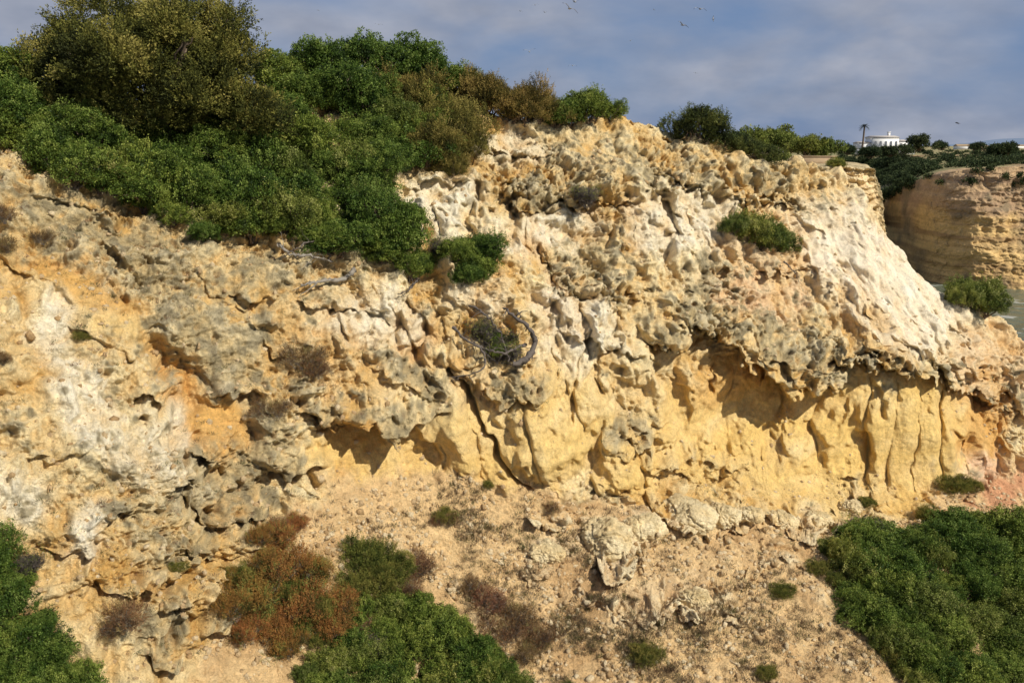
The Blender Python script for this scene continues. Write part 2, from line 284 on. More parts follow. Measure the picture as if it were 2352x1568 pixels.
# colour of the rock
def C(*a): return np.array(a,np.float32)
nz=pn(B,1.7,51); nz2=pn(B,.5,52); nz3=pn(Bw,(2.5,2.5,.5),53); nz4=pn(B,.2,54)
def mix(c,d,t): return c*(1-t[...,None])+d*t[...,None]
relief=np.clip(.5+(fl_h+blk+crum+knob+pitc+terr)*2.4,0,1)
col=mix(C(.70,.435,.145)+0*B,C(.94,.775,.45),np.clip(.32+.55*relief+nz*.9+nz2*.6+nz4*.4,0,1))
col=mix(col,C(.84,.575,.20),np.clip(smooth*.8+nz3*.6*smooth,0,1))
col=mix(col,C(.70,.37,.10),np.clip(orange*.85,0,1))
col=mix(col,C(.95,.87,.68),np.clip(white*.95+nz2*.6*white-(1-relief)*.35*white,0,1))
col=mix(col,C(.92,.62,.43),np.clip(pink*.40*(1-.4*white)+nz*.5*pink,0,1))
col=mix(col,C(.79,.545,.27),ground*.92*(1-.5*np.clip(white,0,1)))
col=mix(col,C(.56,.35,.16),np.clip(ground*(nz2*1.5+nz*1.2+.10),0,.85))
col=mix(col,C(.94,.79,.50),np.clip(ground*((grd-.10)*4.5+LM*1.0),0,.85))
col=mix(col,C(.66,.32,.17),np.clip((ground+.15*rock)*(pink-.5)*1.0*(PX>2150),0,.85))
frac=nz*1.0+nz2*1.1+nz4*.9+pn(B,.09,55)*.6
cr=sstep(.48,1.2,crust+.2*LM*(1-white)+frac*.9)*rock*(1-smooth*.8)*(1-.6*calm)
col=mix(col,C(.52,.41,.22),cr*.85)
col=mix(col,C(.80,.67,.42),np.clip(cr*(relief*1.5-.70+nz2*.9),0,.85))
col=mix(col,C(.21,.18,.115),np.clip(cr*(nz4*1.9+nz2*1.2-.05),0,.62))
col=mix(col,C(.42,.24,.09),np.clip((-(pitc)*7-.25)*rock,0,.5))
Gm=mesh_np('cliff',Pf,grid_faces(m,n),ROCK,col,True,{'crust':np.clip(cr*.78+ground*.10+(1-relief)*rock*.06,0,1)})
cliff=new_obj('cliff',Gm); cliff['kind']='structure'; cliff['label']='weathered ochre sandstone cliff with grey pitted crust and debris slope'
PPx,PPy=unsurvey(Pf[:NA+NB]); Ff=Pf[:NA+NB]
def at(px,py):
    q=(PPx-px)**2+(PPy-py)**2; j=np.argmin(q); 
    return Ff.reshape(-1,3)[j].copy()
Nf=np.cross(np.gradient(Pf,axis=1),np.gradient(Pf,axis=0)); Nf/=np.linalg.norm(Nf,axis=-1,keepdims=True)+1e-9
# ---------------------------------------------------------------- foliage
def dirs(rng,n,zmin=-.35):
    v=rng.normal(size=(int(n*2.2)+20,3)); v/=np.linalg.norm(v,axis=1,keepdims=True); v=v[v[:,2]>zmin]
    while len(v)<n: v=np.concatenate([v,v])
    return v[:n]
def foliage(name,lobes,ncl,lp,L,W,S,spread,cr,cols,mat,seed,fill=.2,up=.35,ps=.35):
    rng=np.random.default_rng(seed); lobes=np.asarray(lobes,float); r=lobes[:,3]
    k=rng.choice(len(lobes),ncl,p=r**2/np.sum(r**2)); d=dirs(rng,ncl); rng.shuffle(d)
    rad=np.where(rng.random(ncl)<fill,rng.uniform(.45,.85,ncl),rng.normal(.98,.10,ncl))
    p=lobes[k,:3]+d*(r[k]*rad)[:,None]
    keep=np.ones(ncl,bool)
    for q in lobes: keep&=np.linalg.norm(p-q[:3],axis=1)>q[3]*.62*np.where(rng.random(ncl)<fill,.5,1)
    p=p[keep]; d=d[keep]; ncl=len(p)
    patch=pn(p,ps,seed)+pn(p,.12,seed+1)*.6
    lump=pn(p,.26,seed+3); p=p+d*(lump*.5)[:,None]
    sd=d+rng.normal(size=d.shape)*.35+np.array([0,0,up]); sd/=np.linalg.norm(sd,axis=1,keepdims=True)
    P=np.repeat(p,lp,0); SD=np.repeat(sd,lp,0); t=np.tile(np.linspace(0,1,lp),ncl)
    P=P+SD*(t*S)[:,None]+rng.normal(size=P.shape)*cr
    ld=SD*(1-spread*.6)+rng.normal(size=P.shape)*spread; ld/=np.linalg.norm(ld,axis=1,keepdims=True)
    sv=np.cross(ld,rng.normal(size=P.shape)); sv/=np.linalg.norm(sv,axis=1,keepdims=True)
    l=(L*rng.uniform(.7,1.25,len(P)))[:,None]; w=(W*rng.uniform(.7,1.25,len(P)))[:,None]
    V=np.stack([P,P+ld*l*.5+sv*w,P+ld*l,P+ld*l*.5-sv*w],1)
    cc=np.asarray(cols,float); u=np.clip(.42+patch*1.2+lump*.7+rng.normal(size=ncl)*.10,0,.999)*(len(cc)-1)
    i=u.astype(int); f=(u-i)[:,None]; c=cc[i]*(1-f)+cc[i+1]*f
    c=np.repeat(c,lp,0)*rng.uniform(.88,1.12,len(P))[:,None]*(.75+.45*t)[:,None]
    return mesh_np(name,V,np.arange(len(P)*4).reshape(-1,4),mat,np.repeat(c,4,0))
def dome_lobes(seed,k,flat=.75,rr=(.28,.5)):
    rng=np.random.default_rng(seed); o=[(0,0,.3,.55)]
    for _ in range(k):
        a=rng.uniform(0,6.28); e=rng.uniform(.05,1.0); R=rng.uniform(.35,.9)
        o.append((R*math.cos(a)*math.cos(e),R*math.sin(a)*math.cos(e),.15+R*flat*math.sin(e)*1.2,rng.uniform(*rr)))
    return o
def stems(name,lobes,seed,mat,rb=.05,k=9,wig=.12,tw=3):
    rng=np.random.default_rng(seed); parts=[]
    for q in [lobes[i] for i in rng.permutation(len(lobes))[:k]]:
        e=np.array(q[:3]); t=np.linspace(0,1,8)[:,None]; s=rng.normal(size=3)*.06*[1,1,0]
        pts=s+(e-s)*t+np.array([0,0,-.15])*(1-t)+rng.normal(size=(8,3))*wig*np.sin(t*3.1)*.5
        parts.append(tube(pts,rb*(1-.8*t[:,0]),6))
        for _ in range(tw):
            d=rng.normal(size=3); d[2]=abs(d[2]); d/=np.linalg.norm(d); e2=e+d*q[3]*rng.uniform(.7,1.02); b=pts[rng.integers(3,7)]
            pp=b+(e2-b)*t+rng.normal(size=(8,3))*wig*.3*np.sin(t*3.1); parts.append(tube(pp,rb*.35*(1-.8*t[:,0]),4))
    return mesh_np(name,*join(parts),mat,smooth=True)
GREEN=[(.026,.048,.009),(.068,.115,.017),(.14,.20,.032),(.26,.32,.07)]
GREEN2=[(.045,.062,.012),(.11,.145,.025),(.20,.23,.045),(.31,.32,.10)]
JUN=[(.042,.040,.011),(.11,.10,.022),(.22,.175,.04),(.36,.28,.085)]
TREEC=[(.032,.036,.010),(.09,.095,.020),(.18,.165,.034),(.32,.265,.072)]
JUNG=[(.04,.05,.01),(.10,.12,.024),(.18,.18,.036),(.29,.26,.06)]
RED=[(.08,.05,.024),(.17,.095,.042),(.26,.15,.065),(.30,.25,.10)]
BRZ=[(.08,.08,.02),(.25,.13,.035),(.38,.20,.05),(.21,.26,.065)]
KIND={}
def kind(key,nv,fn): KIND[key]=[fn(i) for i in range(nv)]
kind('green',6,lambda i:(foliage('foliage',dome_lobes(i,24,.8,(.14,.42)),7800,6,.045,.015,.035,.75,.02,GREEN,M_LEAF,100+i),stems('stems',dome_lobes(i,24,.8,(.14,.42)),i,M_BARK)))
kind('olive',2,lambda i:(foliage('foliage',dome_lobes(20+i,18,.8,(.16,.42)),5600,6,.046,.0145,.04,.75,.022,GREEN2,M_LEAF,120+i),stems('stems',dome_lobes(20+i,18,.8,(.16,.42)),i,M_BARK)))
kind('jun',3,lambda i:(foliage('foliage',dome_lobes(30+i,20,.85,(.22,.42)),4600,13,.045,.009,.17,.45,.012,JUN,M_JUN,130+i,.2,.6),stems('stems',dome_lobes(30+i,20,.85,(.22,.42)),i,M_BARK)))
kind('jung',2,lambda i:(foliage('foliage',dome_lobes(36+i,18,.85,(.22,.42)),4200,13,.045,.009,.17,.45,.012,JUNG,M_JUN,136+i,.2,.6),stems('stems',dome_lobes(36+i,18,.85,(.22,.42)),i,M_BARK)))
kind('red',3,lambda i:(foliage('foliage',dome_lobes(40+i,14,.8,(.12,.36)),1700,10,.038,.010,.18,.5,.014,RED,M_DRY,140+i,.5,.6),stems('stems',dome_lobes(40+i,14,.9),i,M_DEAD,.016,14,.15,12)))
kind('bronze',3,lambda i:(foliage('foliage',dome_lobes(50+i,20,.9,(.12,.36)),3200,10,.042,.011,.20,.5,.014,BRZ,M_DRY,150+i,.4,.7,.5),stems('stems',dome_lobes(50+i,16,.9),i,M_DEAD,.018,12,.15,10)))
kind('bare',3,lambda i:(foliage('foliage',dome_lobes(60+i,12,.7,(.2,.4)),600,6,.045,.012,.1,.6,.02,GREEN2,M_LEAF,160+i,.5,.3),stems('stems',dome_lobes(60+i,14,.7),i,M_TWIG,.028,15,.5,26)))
NM={'green':('shrub','dense dark green mastic shrub with small glossy leaves','shrub','evergreen shrubs on the cliff'),
'olive':('shrub','yellowish green leafy shrub rooted in the rock','shrub','evergreen shrubs on the cliff'),
'jun':('juniper_shrub','feathery olive brown juniper bush on the cliff','juniper','juniper bushes on the cliff'),
'jung':('juniper_shrub','feathery dull green juniper bush','juniper','juniper bushes on the cliff'),
'red':('dry_shrub','dry reddish brown twiggy shrub on bare rock','shrub','dry shrubs on the slope'),
'bronze':('dry_shrub','bronze and rust coloured leafy shrub on the debris slope','shrub','dry shrubs on the slope'),
'bare':('bare_shrub','half dead shrub of grey twigs with sparse leaves','shrub','dry shrubs on the slope')}
def put(key,pos,s,sz=None,rot=None):
    nm,lb,ct,gp=NM[key]; fm,sm=random.choice(KIND[key])
    e=new_obj(nm,None); e.empty_display_size=.2; e.location=pos; e.rotation_euler=(0,0,random.uniform(0,6.28) if rot is None else rot); e.scale=(s,s,sz or s)
    e['label']=lb; e['category']=ct; e['group']=gp
    new_obj('foliage',fm,e); new_obj('stems',sm,e); return e
def plant(key,px,py,rpx,zf=1.0,sink=.15):
    p=at(px,py+rpx*.45); s=rpx*K*p[1]/.95
    p[2]-=sink*s*.6
    return put(key,p,s,s*zf)
def inpoly(x,y,poly):
    c=False; j=len(poly)-1
    for i in range(len(poly)):
        if (poly[i][1]>y)!=(poly[j][1]>y) and x<(poly[j][0]-poly[i][0])*(y-poly[i][1])/(poly[j][1]-poly[i][1])+poly[i][0]: c=not c
        j=i
    return c
def fill(poly,sp,keys,rr,zf=(.75,1.3)):
    xs=[p[0] for p in poly]; ys=[p[1] for p in poly]; y=min(ys); k=0
    while y<max(ys):
        x=min(xs)+(k%2)*sp*.5
        while x<max(xs):
            X=x+random.uniform(-.4,.4)*sp; Y=y+random.uniform(-.35,.35)*sp
            if inpoly(X,Y,poly): plant(random.choice(keys),X,Y,random.uniform(*rr),random.uniform(*zf))
            x+=sp
        y+=sp*.72; k+=1
# clifftop scrub
fill([(-250,320),(60,345),(150,385),(300,430),(420,480),(540,540),(640,565),(760,565),(900,590),(960,580),(930,470),(900,400),(1000,330),(1050,240),(900,200),(620,235),(300,270),(0,200),(-250,200)],66,['green','green','green','green','green','olive'],(42,82))
for x,y,r in [(650,170,75),(740,150,80),(850,130,88),(960,150,80),(1050,180,60),(690,215,70),(800,200,75),(20,160,85),(-60,170,90),(30,260,80),(600,250,60),(1300,235,45),(1350,245,50),(1400,258,40),(1270,220,35),(940,610,50),(880,560,60),(960,600,40),(330,455,50),(390,490,50),(470,530,45),(230,420,40)]: plant('green',x,y,r,1.05)
for x,y,r in [(960,240,72),(1020,290,82),(990,345,65),(1060,345,55),(1040,385,40),(920,225,60),(1140,185,58),(1200,215,60),(1270,245,45),(1120,225,60),(1180,245,50),(1240,240,40)]: plant('jun',x,y,r,1.1)
for x,y,r in [(1085,605,60),(1115,575,48),(1050,575,42),(1070,630,40)]: plant('green',x,y,r,1.1)
for x,y,r in [(1720,530,50),(1780,555,46),(1690,520,34),(1750,540,48)]: plant('olive',x,y,r,1.3)
for x,y,r in [(2225,665,46),(2268,695,46),(2205,650,34),(2250,680,50)]: plant('olive',x,y,r,1.35)
plant('bare',1140,785,60,1.1); plant('bare',1170,800,48,1.0); plant('bare',1105,750,48,1.0); plant('green',1150,800,32,.9); plant('green',1125,770,26,.9); plant('bare',1345,440,38); plant('bare',660,440,45); plant('bare',1010,560,40); plant('bare',70,1290,50); plant('bare',840,1460,60); plant('bare',1990,1210,60); plant('bare',2290,1330,60)
# foot-of-slope plants
fill([(730,1600),(750,1490),(800,1410),(880,1360),(1010,1360),(1080,1430),(1150,1500),(1240,1570),(1320,1660),(700,1660)],58,['green','green','green','olive'],(40,70),(.9,1.4))
fill([(1930,1250),(2000,1210),(2120,1210),(2250,1180),(2420,1190),(2600,1250),(2600,1680),(2120,1680),(2080,1560),(2010,1450),(1945,1340)],66,['green','green','olive','green'],(40,82))
fill([(-200,1270),(-20,1270),(50,1320),(110,1400),(175,1490),(235,1600),(235,1660),(-200,1660)],62,['green'],(42,76),(.9,1.3))
for x,y,r in [(1890,1250,26),(1920,1330,28),(2040,1490,34),(2070,1530,30),(2130,1185,34),(740,1460,34),(700,1540,36),(1310,1590,34)]: plant(random.choice(['olive','jung']),x,y,r,1.1)
for i,(x,y,r) in enumerate([(640,1230,50),(650,1300,65),(590,1360,68),(700,1380,68),(620,1440,65),(540,1390,55),(720,1310,55),(560,1450,50),(760,1430,55),(660,1480,50),(600,1290,45),(520,1330,35),(680,1200,30),(780,1390,50),(600,1230,36)]): plant('bronze',x,y,r,1.2)
for x,y,r in [(560,1330,40),(660,1360,45),(740,1400,45),(600,1420,36),(690,1450,34)]: plant('jung',x,y,r,1.4)
for x,y,r in [(840,1280,62),(900,1305,55),(820,1350,55),(870,1330,55)]: plant('jung',x,y,r,1.25)
for x,y,r in [(960,1290,50),(940,1340,45),(640,1200,38),(290,1400,75),(260,1430,50),(1120,1370,60),(1180,1400,60),(1230,1450,50),(1150,1440,60),(1210,1490,50),(1090,1340,40),(700,815,58),(720,840,50),(625,935,45),(15,560,38),(10,490,35),(100,545,28),(1265,1160,30),(1020,1190,30),(830,1430,45),(5,820,30)]: plant('red',x,y,r,1.0)
for x,y,r in [(2190,1105,38),(2235,1112,28),(1485,1495,42),(1880,1300,34),(1020,1180,28),(190,770,22),(1120,1110,18),(1800,1350,30),(1760,1540,30),(1990,1150,20),(410,1300,24)]: plant('jung',x,y,r,.9)
# ---- big juniper tree and the dark tree on the crest
def tree(name,pos,lobes,cols,ncl,lp,L,W,S,mat,label,cat,seed,rb=.22,spread=.45,fillv=.2,sc=(1,1,1)):
    e=new_obj(name,None); e.location=pos; e['label']=label; e['category']=cat; e.scale=sc
    new_obj('crown',foliage('crown',lobes,ncl,lp,L,W,S,spread,.015,cols,mat,seed,fillv,.5,.7),e)
    new_obj('trunk',stems('trunk',lobes,seed,M_BARK,rb,14,.2),e); return e
rng=np.random.default_rng(15); lb=[(0,0,1.2,1.0),(-.8,.2,1.0,.9),(.8,.2,1.0,.9),(0,-.6,.6,.9)]
for _ in range(150):
    d=rng.normal(size=3); d/=np.linalg.norm(d); R=rng.uniform(.6,1.0)*(1+.25*math.sin(d[0]*5+1)*math.cos(d[2]*4)); 
    lb.append((d[0]*R*2.35,d[1]*R*1.8,1.35+d[2]*R*1.55-.1*abs(d[0]),rng.uniform(.18,.48)))
for _ in range(14): lb.append((-2.2+rng.normal()*.35,rng.normal()*.4,.3+rng.uniform(0,.9),rng.uniform(.2,.4)))
for _ in range(10): lb.append((2.2+rng.normal()*.3,rng.normal()*.4,.2+rng.uniform(0,.6),rng.uniform(.2,.4)))
base=at(345,300)
tree('juniper_tree',base+np.array([-.05,.4,-.25]),lb,TREEC,42000,12,.055,.013,.2,M_JUN,'broad olive green juniper tree crowning the clifftop scrub','tree',77,.16,sc=(1.1,1.1,1.1))
rng=np.random.default_rng(9); lb=[(0,0,.9,.6)]
for _ in range(30):
    d=rng.normal(size=3); d/=np.linalg.norm(d); R=rng.uniform(.5,1)
    lb.append((d[0]*R*1.25,d[1]*R*1.0,.95+d[2]*R*.65,rng.uniform(.15,.38)))
for k in range(20): lb.append((.4+k*.13,rng.uniform(-.3,.3),.55-k*.045+rng.uniform(-.12,.12),rng.uniform(.2,.36)))
DK=[(.016,.024,.009),(.035,.055,.015),(.065,.09,.023),(.11,.135,.035)]
tree('pine_tree',at(1600,325)+np.array([.1,.3,-.4]),lb,DK,7500,12,.06,.013,.17,M_JUN,'dark green wind-bent pine behind the rocky crest','tree',78,.1,sc=(.9,.9,.84))
# ---------------------------------------------------------------- dead branches
def branch(pts,r,label,twigs=4,seed=0,mat=None):
    rng=np.random.default_rng(seed); P=[]
    for x,y,o in pts:
        q=at(x,y); f=(q-np.array([0,0,EYE])); f/=np.linalg.norm(f); P.append(q-f*o)
    P=np.array(P); o0=P[0].copy(); P=P-o0
    t=np.linspace(0,len(P)-1,30); Q=np.stack([herm(np.arange(len(P)),P[:,i:i+1],t[:,None])[:,0] for i in range(3)],-1)
    Q+=rng.normal(size=Q.shape)*.016
    parts=[tube(Q,r*(1-.7*np.linspace(0,1,30))*(1+.25*rng.normal(size=30)),8)]
    for _ in range(twigs):
        b=Q[rng.integers(4,29)]; d=rng.normal(size=3); d[1]=-abs(d[1])*.4; d/=np.linalg.norm(d); tt=np.linspace(0,1,8)[:,None]
        parts.append(tube(b+d*rng.uniform(.15,.5)*tt+np.cumsum(rng.normal(size=(8,3)),0)*.02,r*.3*(1-.8*tt[:,0]),5))
    ob=new_obj('dead_branch',mesh_np('dead_branch',*join(parts),mat or M_DEAD,smooth=True)); ob.location=o0
    ob['label']=label; ob['category']='branch'; ob['group']='dead branches on the cliff'
branch([(815,620,.25),(790,640,.35),(740,645,.35),(690,655,.2)],.065,'thick grey weathered branch lying under the scrub',4,1)
branch([(640,560,.2),(670,585,.3),(720,590,.35),(765,600,.25)],.04,'twisted grey dead branch below the green shrubs',6,2)
branch([(760,600,.25),(740,560,.3),(700,560,.3),(650,590,.2)],.028,'thin pale dead branch curving over the rock',5,3,M_TWIG)
branch([(1180,838,.4),(1212,820,.6),(1228,785,.7),(1215,755,.7),(1185,730,.6),(1155,705,.4)],.082,'jagged dark dead branch arching down over a ledge',9,4,M_TWIG)
branch([(1040,750,.3),(1070,780,.45),(1110,805,.5),(1105,850,.4),(1040,865,.25)],.04,'forked bare branch beside the sparse shrub',9,5,M_TWIG)
branch([(1080,700,.3),(1120,730,.45),(1150,770,.5),(1170,830,.4)],.034,'dark crooked twig crossing the sparse shrub',10,8,M_TWIG)
branch([(1210,790,.4),(1160,810,.5),(1110,800,.5),(1070,770,.4)],.034,'dark tangled twig along the ledge',10,9,M_TWIG)
branch([(960,640,.15),(940,665,.25),(915,675,.15)],.035,'short broken root poking from the rock',3,6,M_TWIG)
branch([(1800,600,.2),(1825,625,.3),(1830,640,.2)],.025,'thin bare root under the ledge shrub',4,7,M_TWIG)
# ---------------------------------------------------------------- boulders
def boulder(px,py,rx,ry,seed,label,c=(.84,.63,.32)):
    p=at(px,py+ry*.3); s=rx*K*p[1]; h=ry*K*p[1]; rg=np.random.default_rng(seed)
    bm=bmesh.new(); bmesh.ops.create_icosphere(bm,subdivisions=6,radius=1); 
    V=np.array([v.co[:] for v in bm.verts]); F=np.array([[v.index for v in f.verts] for f in bm.faces]); bm.free()
    d=V.copy(); pl=rg.normal(size=(15,3)); pl/=np.linalg.norm(pl,axis=1,keepdims=True); hh_=rg.uniform(.74,.98,15)
    dd=d@pl.T; R=np.min(np.where(dd>.12,hh_/np.maximum(dd,.12),9),axis=1); R=.7*np.minimum(R,1.1)+.3*.9
    V=d*R[:,None]*np.array([s,s*.8,h]); Q=V+seed*13.7; Qw=Q+np.stack([pn(Q,.2,1),pn(Q,.2,2),pn(Q,.2,3)],-1)*.1
    _,ee,vv=cells(Qw,s*1.0,seed); _,e3_,v3_=cells(Qw,.14,seed+9)
    hh=-sstep(.05,0,ee)*.10*s+pn(Q,s*.8,seed)*.25*s+(np.abs(pn(Q,.2,seed+2))-.2)*.10+(np.abs(pn(Q,.1,seed+3))-.2)*.08+(np.abs(pn(Q,.05,seed+4))-.2)*.04+(v3_-.5)*.04*sstep(0,.2,e3_)
    V=V+d*hh[:,None]
    t=np.clip(.5+pn(Q,.4,seed+5)*1.5,0,1); cc=np.array(c)*(1-t[:,None])+np.array((.94,.78,.48))*t[:,None]
    crr=sstep(.4,1.0,d[:,2]+pn(Q,.3,seed+6)+pn(Q,.1,seed+7)); cc=cc*(1-.45*crr[:,None])+np.array((.52,.41,.22))*.45*crr[:,None]
    o=new_obj('boulder',mesh_np('boulder',V,F,ROCK,cc,True,{'crust':crr*.5})); o.location=p+np.array([0,h*.45,h*.0]); o.rotation_euler=(random.uniform(-.15,.15),random.uniform(-.2,.2),random.uniform(-.4,.4)); o['label']=label; o['category']='rock'; o['group']='boulders at the cliff foot'
for i,(x,y,a,b,l) in enumerate([(1395,1230,80,56,'pale cracked boulder resting at the cliff foot'),(1482,1212,58,44,'cream blocky boulder leaning on its neighbour'),(1580,1185,76,50,'yellow cracked boulder with crusted top'),(1660,1178,46,32,'small yellow boulder at the wall'),(1250,1265,54,28,'flat white stone slab in the debris'),(1600,1372,46,28,'white knobbly rock in the debris row'),(1722,1180,38,26,'small ochre rock by the wall foot'),(1800,1192,44,24,'low cream block set in the rock ledge'),(1880,1190,40,24,'ochre block set in the rock ledge'),(1960,1165,38,26,'dark crusted rock beside the green shrubs')]): boulder(x,y,a,b,i+3,l)
# ---------------------------------------------------------------- loose stones and dry ground cover
ico=np.array([(0,0,1),(.89,0,.45),(.28,.85,.45),(-.72,.53,.45),(-.72,-.53,.45),(.28,-.85,.45),(.72,.53,-.45),(-.28,.85,-.45),(-.89,0,-.45),(-.28,-.85,-.45),(.72,-.53,-.45),(0,0,-1)])
icf=np.array([(0,1,2),(0,2,3),(0,3,4),(0,4,5),(0,5,1),(1,6,2),(2,7,3),(3,8,4),(4,9,5),(5,10,1),(6,7,2),(7,8,3),(8,9,4),(9,10,5),(10,6,1),(11,7,6),(11,8,7),(11,9,8),(11,10,9),(11,6,10)])
gm=(ground*front)[:NA+NB]; cand=np.flatnonzero((gm.ravel()>.7)&(RNG.random(gm.size)<.3)&(pn(B[:NA+NB],.8,88).ravel()>-.15)); pk=RNG.choice(cand,24000)
benches=np.flatnonzero((rock[:NA+NB].ravel()>.5)&(Nf[:NA+NB,:,2].ravel()>.72)); pk=np.concatenate([pk,RNG.choice(benches,6000)])
sz=.010+.075*RNG.random(len(pk))**5
V=Ff.reshape(-1,3)[pk][:,None,:]+ico[None]*sz[:,None,None]*RNG.uniform(.6,1.3,(len(pk),12,1))*RNG.uniform(.6,1.2,(len(pk),1,3))
t=RNG.random((len(pk),1,1)); cc=np.array((.50,.32,.15))*(1-t)+np.array((.86,.69,.43))*t+0*V
o=new_obj('loose_stones',mesh_np('loose_stones',V,(icf[None]+12*np.arange(len(pk))[:,None,None]).reshape(-1,3),ROCK,cc,False,{'crust':np.zeros(V.shape[:2])})); o['kind']='stuff'; o['label']='small pale stones and rubble scattered over the slope'
def tufts(nm,pts,lp,L,W,cols,label,seed):
    rng=np.random.default_rng(seed); P=np.repeat(pts,lp,0); P=P+rng.normal(size=P.shape)*[.04,.04,.01]; d=rng.normal(size=P.shape)*.55; d[:,2]=abs(d[:,2])+.5; d/=np.linalg.norm(d,axis=1,keepdims=True)
    s=np.cross(d,rng.normal(size=P.shape)); s/=np.linalg.norm(s,axis=1,keepdims=True); l=(L*rng.uniform(.4,1.3,len(P)))[:,None]
    V=np.stack([P,P+d*l*.5+s*W,P+d*l,P+d*l*.5-s*W],1); cc=np.array(cols)[rng.integers(0,len(cols),len(pts))]; cc=np.repeat(cc,lp,0)*rng.uniform(.6,1.3,len(P))[:,None]
    o=new_obj(nm,mesh_np(nm,V,np.arange(len(P)*4).reshape(-1,4),M_DRY,np.repeat(cc,4,0))); o['kind']='stuff'; o['label']=label
dm=(np.exp(-(((PX-1120)/260)**2+((PY-1200)/130)**2))*1.0+np.exp(-(((PX-1350)/280)**2+((PY-1470)/150)**2))*.9+np.exp(-(((PX-1700)/320)**2+((PY-1450)/160)**2))*.7)[:NA+NB]*gm
pr=(dm*np.clip(pn(B[:NA+NB],.9,66)*2+.35,0,1)).ravel(); pk=RNG.choice(len(pr),2600,p=pr/pr.sum())
tufts('dry_ground_cover',Ff.reshape(-1,3)[pk],22,.12,.004,[(.16,.09,.055),(.22,.15,.09),(.14,.13,.05),(.28,.20,.12)],'low dry tufts scattered over the debris slope',3)
pk=RNG.choice(np.flatnonzero((crust[:NA+NB].ravel()>.3)&(Nf[:NA+NB,:,2].ravel()>.6)),700)
tufts('rock_tufts',Ff.reshape(-1,3)[pk],18,.08,.004,[(.12,.11,.05),(.18,.12,.07),(.09,.10,.04)],'sparse dry tufts growing on rock ledges',4)
# ---------------------------------------------------------------- distant land
def loft(name,px,rows,m_,n_,label,mat,colf,amp,size,flatrow=4.2,strat=.7):
    px=np.asarray(px,float); R=len(rows); py=np.array([np.broadcast_to(r[0],px.shape) for r in rows],float); d=np.array([np.broadcast_to(r[1],px.shape) for r in rows],float)
    X=np.linspace(px[0],px[-1],n_); pyx=herm(px,py.T,np.broadcast_to(X[:,None],(n_,R))).T; dx=herm(px,d.T,np.broadcast_to(X[:,None],(n_,R))).T
    mf=int(m_*.7); tv=np.concatenate([np.linspace(0,4.05,mf),np.linspace(4.05,R-1,m_-mf+1)[1:]])
    t=np.broadcast_to(tv[:,None],(m_,n_)); k=np.clip(np.floor(t).astype(int),0,R-2); f=t-k; c_=np.broadcast_to(np.arange(n_),t.shape)
    PYY=pyx[k,c_]*(1-f)+pyx[k+1,c_]*f; DD=dx[k,c_]*(1-f)+dx[k+1,c_]*f
    P=survey(np.broadcast_to(X,(m_,n_)),PYY,DD)
    Pw=P+np.stack([pn(P,size*.5,21),pn(P,size*.5,22),pn(P,size*.5,23)*.4],-1)*size*.2
    _,ce,cv=cells(Pw,(size*.7,size*.7,size*.35),6); _,ce2,cv2=cells(Pw,(size*.25,size*.25,size*.13),7)
    nn=pn(P,size,1)+.6*np.abs(pn(P,(size*.5,size*.5,size),2))+.35*np.abs(pn(P,size*.25,3))+.25*np.abs(pn(P,size*.1,13))+strat*pn(P,(size*8,size*8,size*.13),4)+.3*(cv-.5)*sstep(0,.3,ce)+.2*(cv2-.5)*sstep(0,.3,ce2)
    am=amp*np.where(t>flatrow,.12,1)
    P[...,1]-=nn*am; P[...,2]+=(pn(P,size*.7,9)*.3+pn(P,size*.25,10)*.15)*am*.6
    o=new_obj(name,mesh_np(name,P,grid_faces(m_,n_),mat,colf(P,t,nn),True,{'crust':np.clip(pn(P,size,5)*2,0,1)*.5})); o['kind']='structure'; o['label']=label; return P
def farcol(P,t,nn):
    z=P[...,2]; zw=P+np.stack([0*z,0*z,pn(P,25,31)*2.0+pn(P,8,32)*.6+P[...,0]*.015],-1); s=pn(zw,(90,90,1.2),7); s2=pn(zw,(60,60,3.0),8); s3=pn(zw,(50,50,.5),12); n=pn(P,9,9); n2=pn(P,3,10)
    c=mix(C(.62,.42,.18)+0*P,C(.34,.215,.10),np.clip(.42+s*2.0+s3*1.2+n*1.0+n2*.5,0,1)); c=mix(c,C(.38,.26,.175),sstep(11,17,z+n*8+n2*4)*.65); c=mix(c,C(.74,.54,.26),np.clip(s2*2.2+n*.6,0,1)*.65*(z<15)); c=mix(c,C(.20,.165,.10),np.clip(n2*2+n*1.5-.3,0,.65))
    c=mix(c,C(.26,.24,.11),(t>4.2)*1.0); c=mix(c,C(.36,.24,.13),(t>4.2)*np.clip(n*3,0,1)); return c
def pyat(z,d):
    zz=z-EYE; d=np.asarray(d,float); return 784-((d*sp+zz*cp)/(d*cp-zz*sp))/K
sx=np.array([1300,1700,1950,2010,2060,2130,2220,2352,2550,2900]); db=np.array([300,270,235,215,198,184,176,174,173,172.])
tp=np.array([420,420,470,462,438,405,390,380,372,360.])
b0=pyat(-1,db)
FP=loft('far_cliff',sx,[(b0,db),(b0*.75+tp*.25,db+1.5),(b0*.5+tp*.5,db+3),(b0*.25+tp*.75,db+5),(tp,db+8),(tp-9,db+30),(np.minimum(tp-10,356),db+120),(344,700),(338,2600),(336,6000)],520,680,'layered ochre and brown sea cliff with a scrubby plateau',FARROCK,farcol,3.2,8.0,strat=.18)
hx=np.array([1560,1700,1800,1880,1940,1975,2000,2012,2020,2028]); ht=np.array([362,368,378,380,380,384,396,425,475,520.]); hd=np.array([62,64,66,67,67,67.5,68.5,71,78,95.])
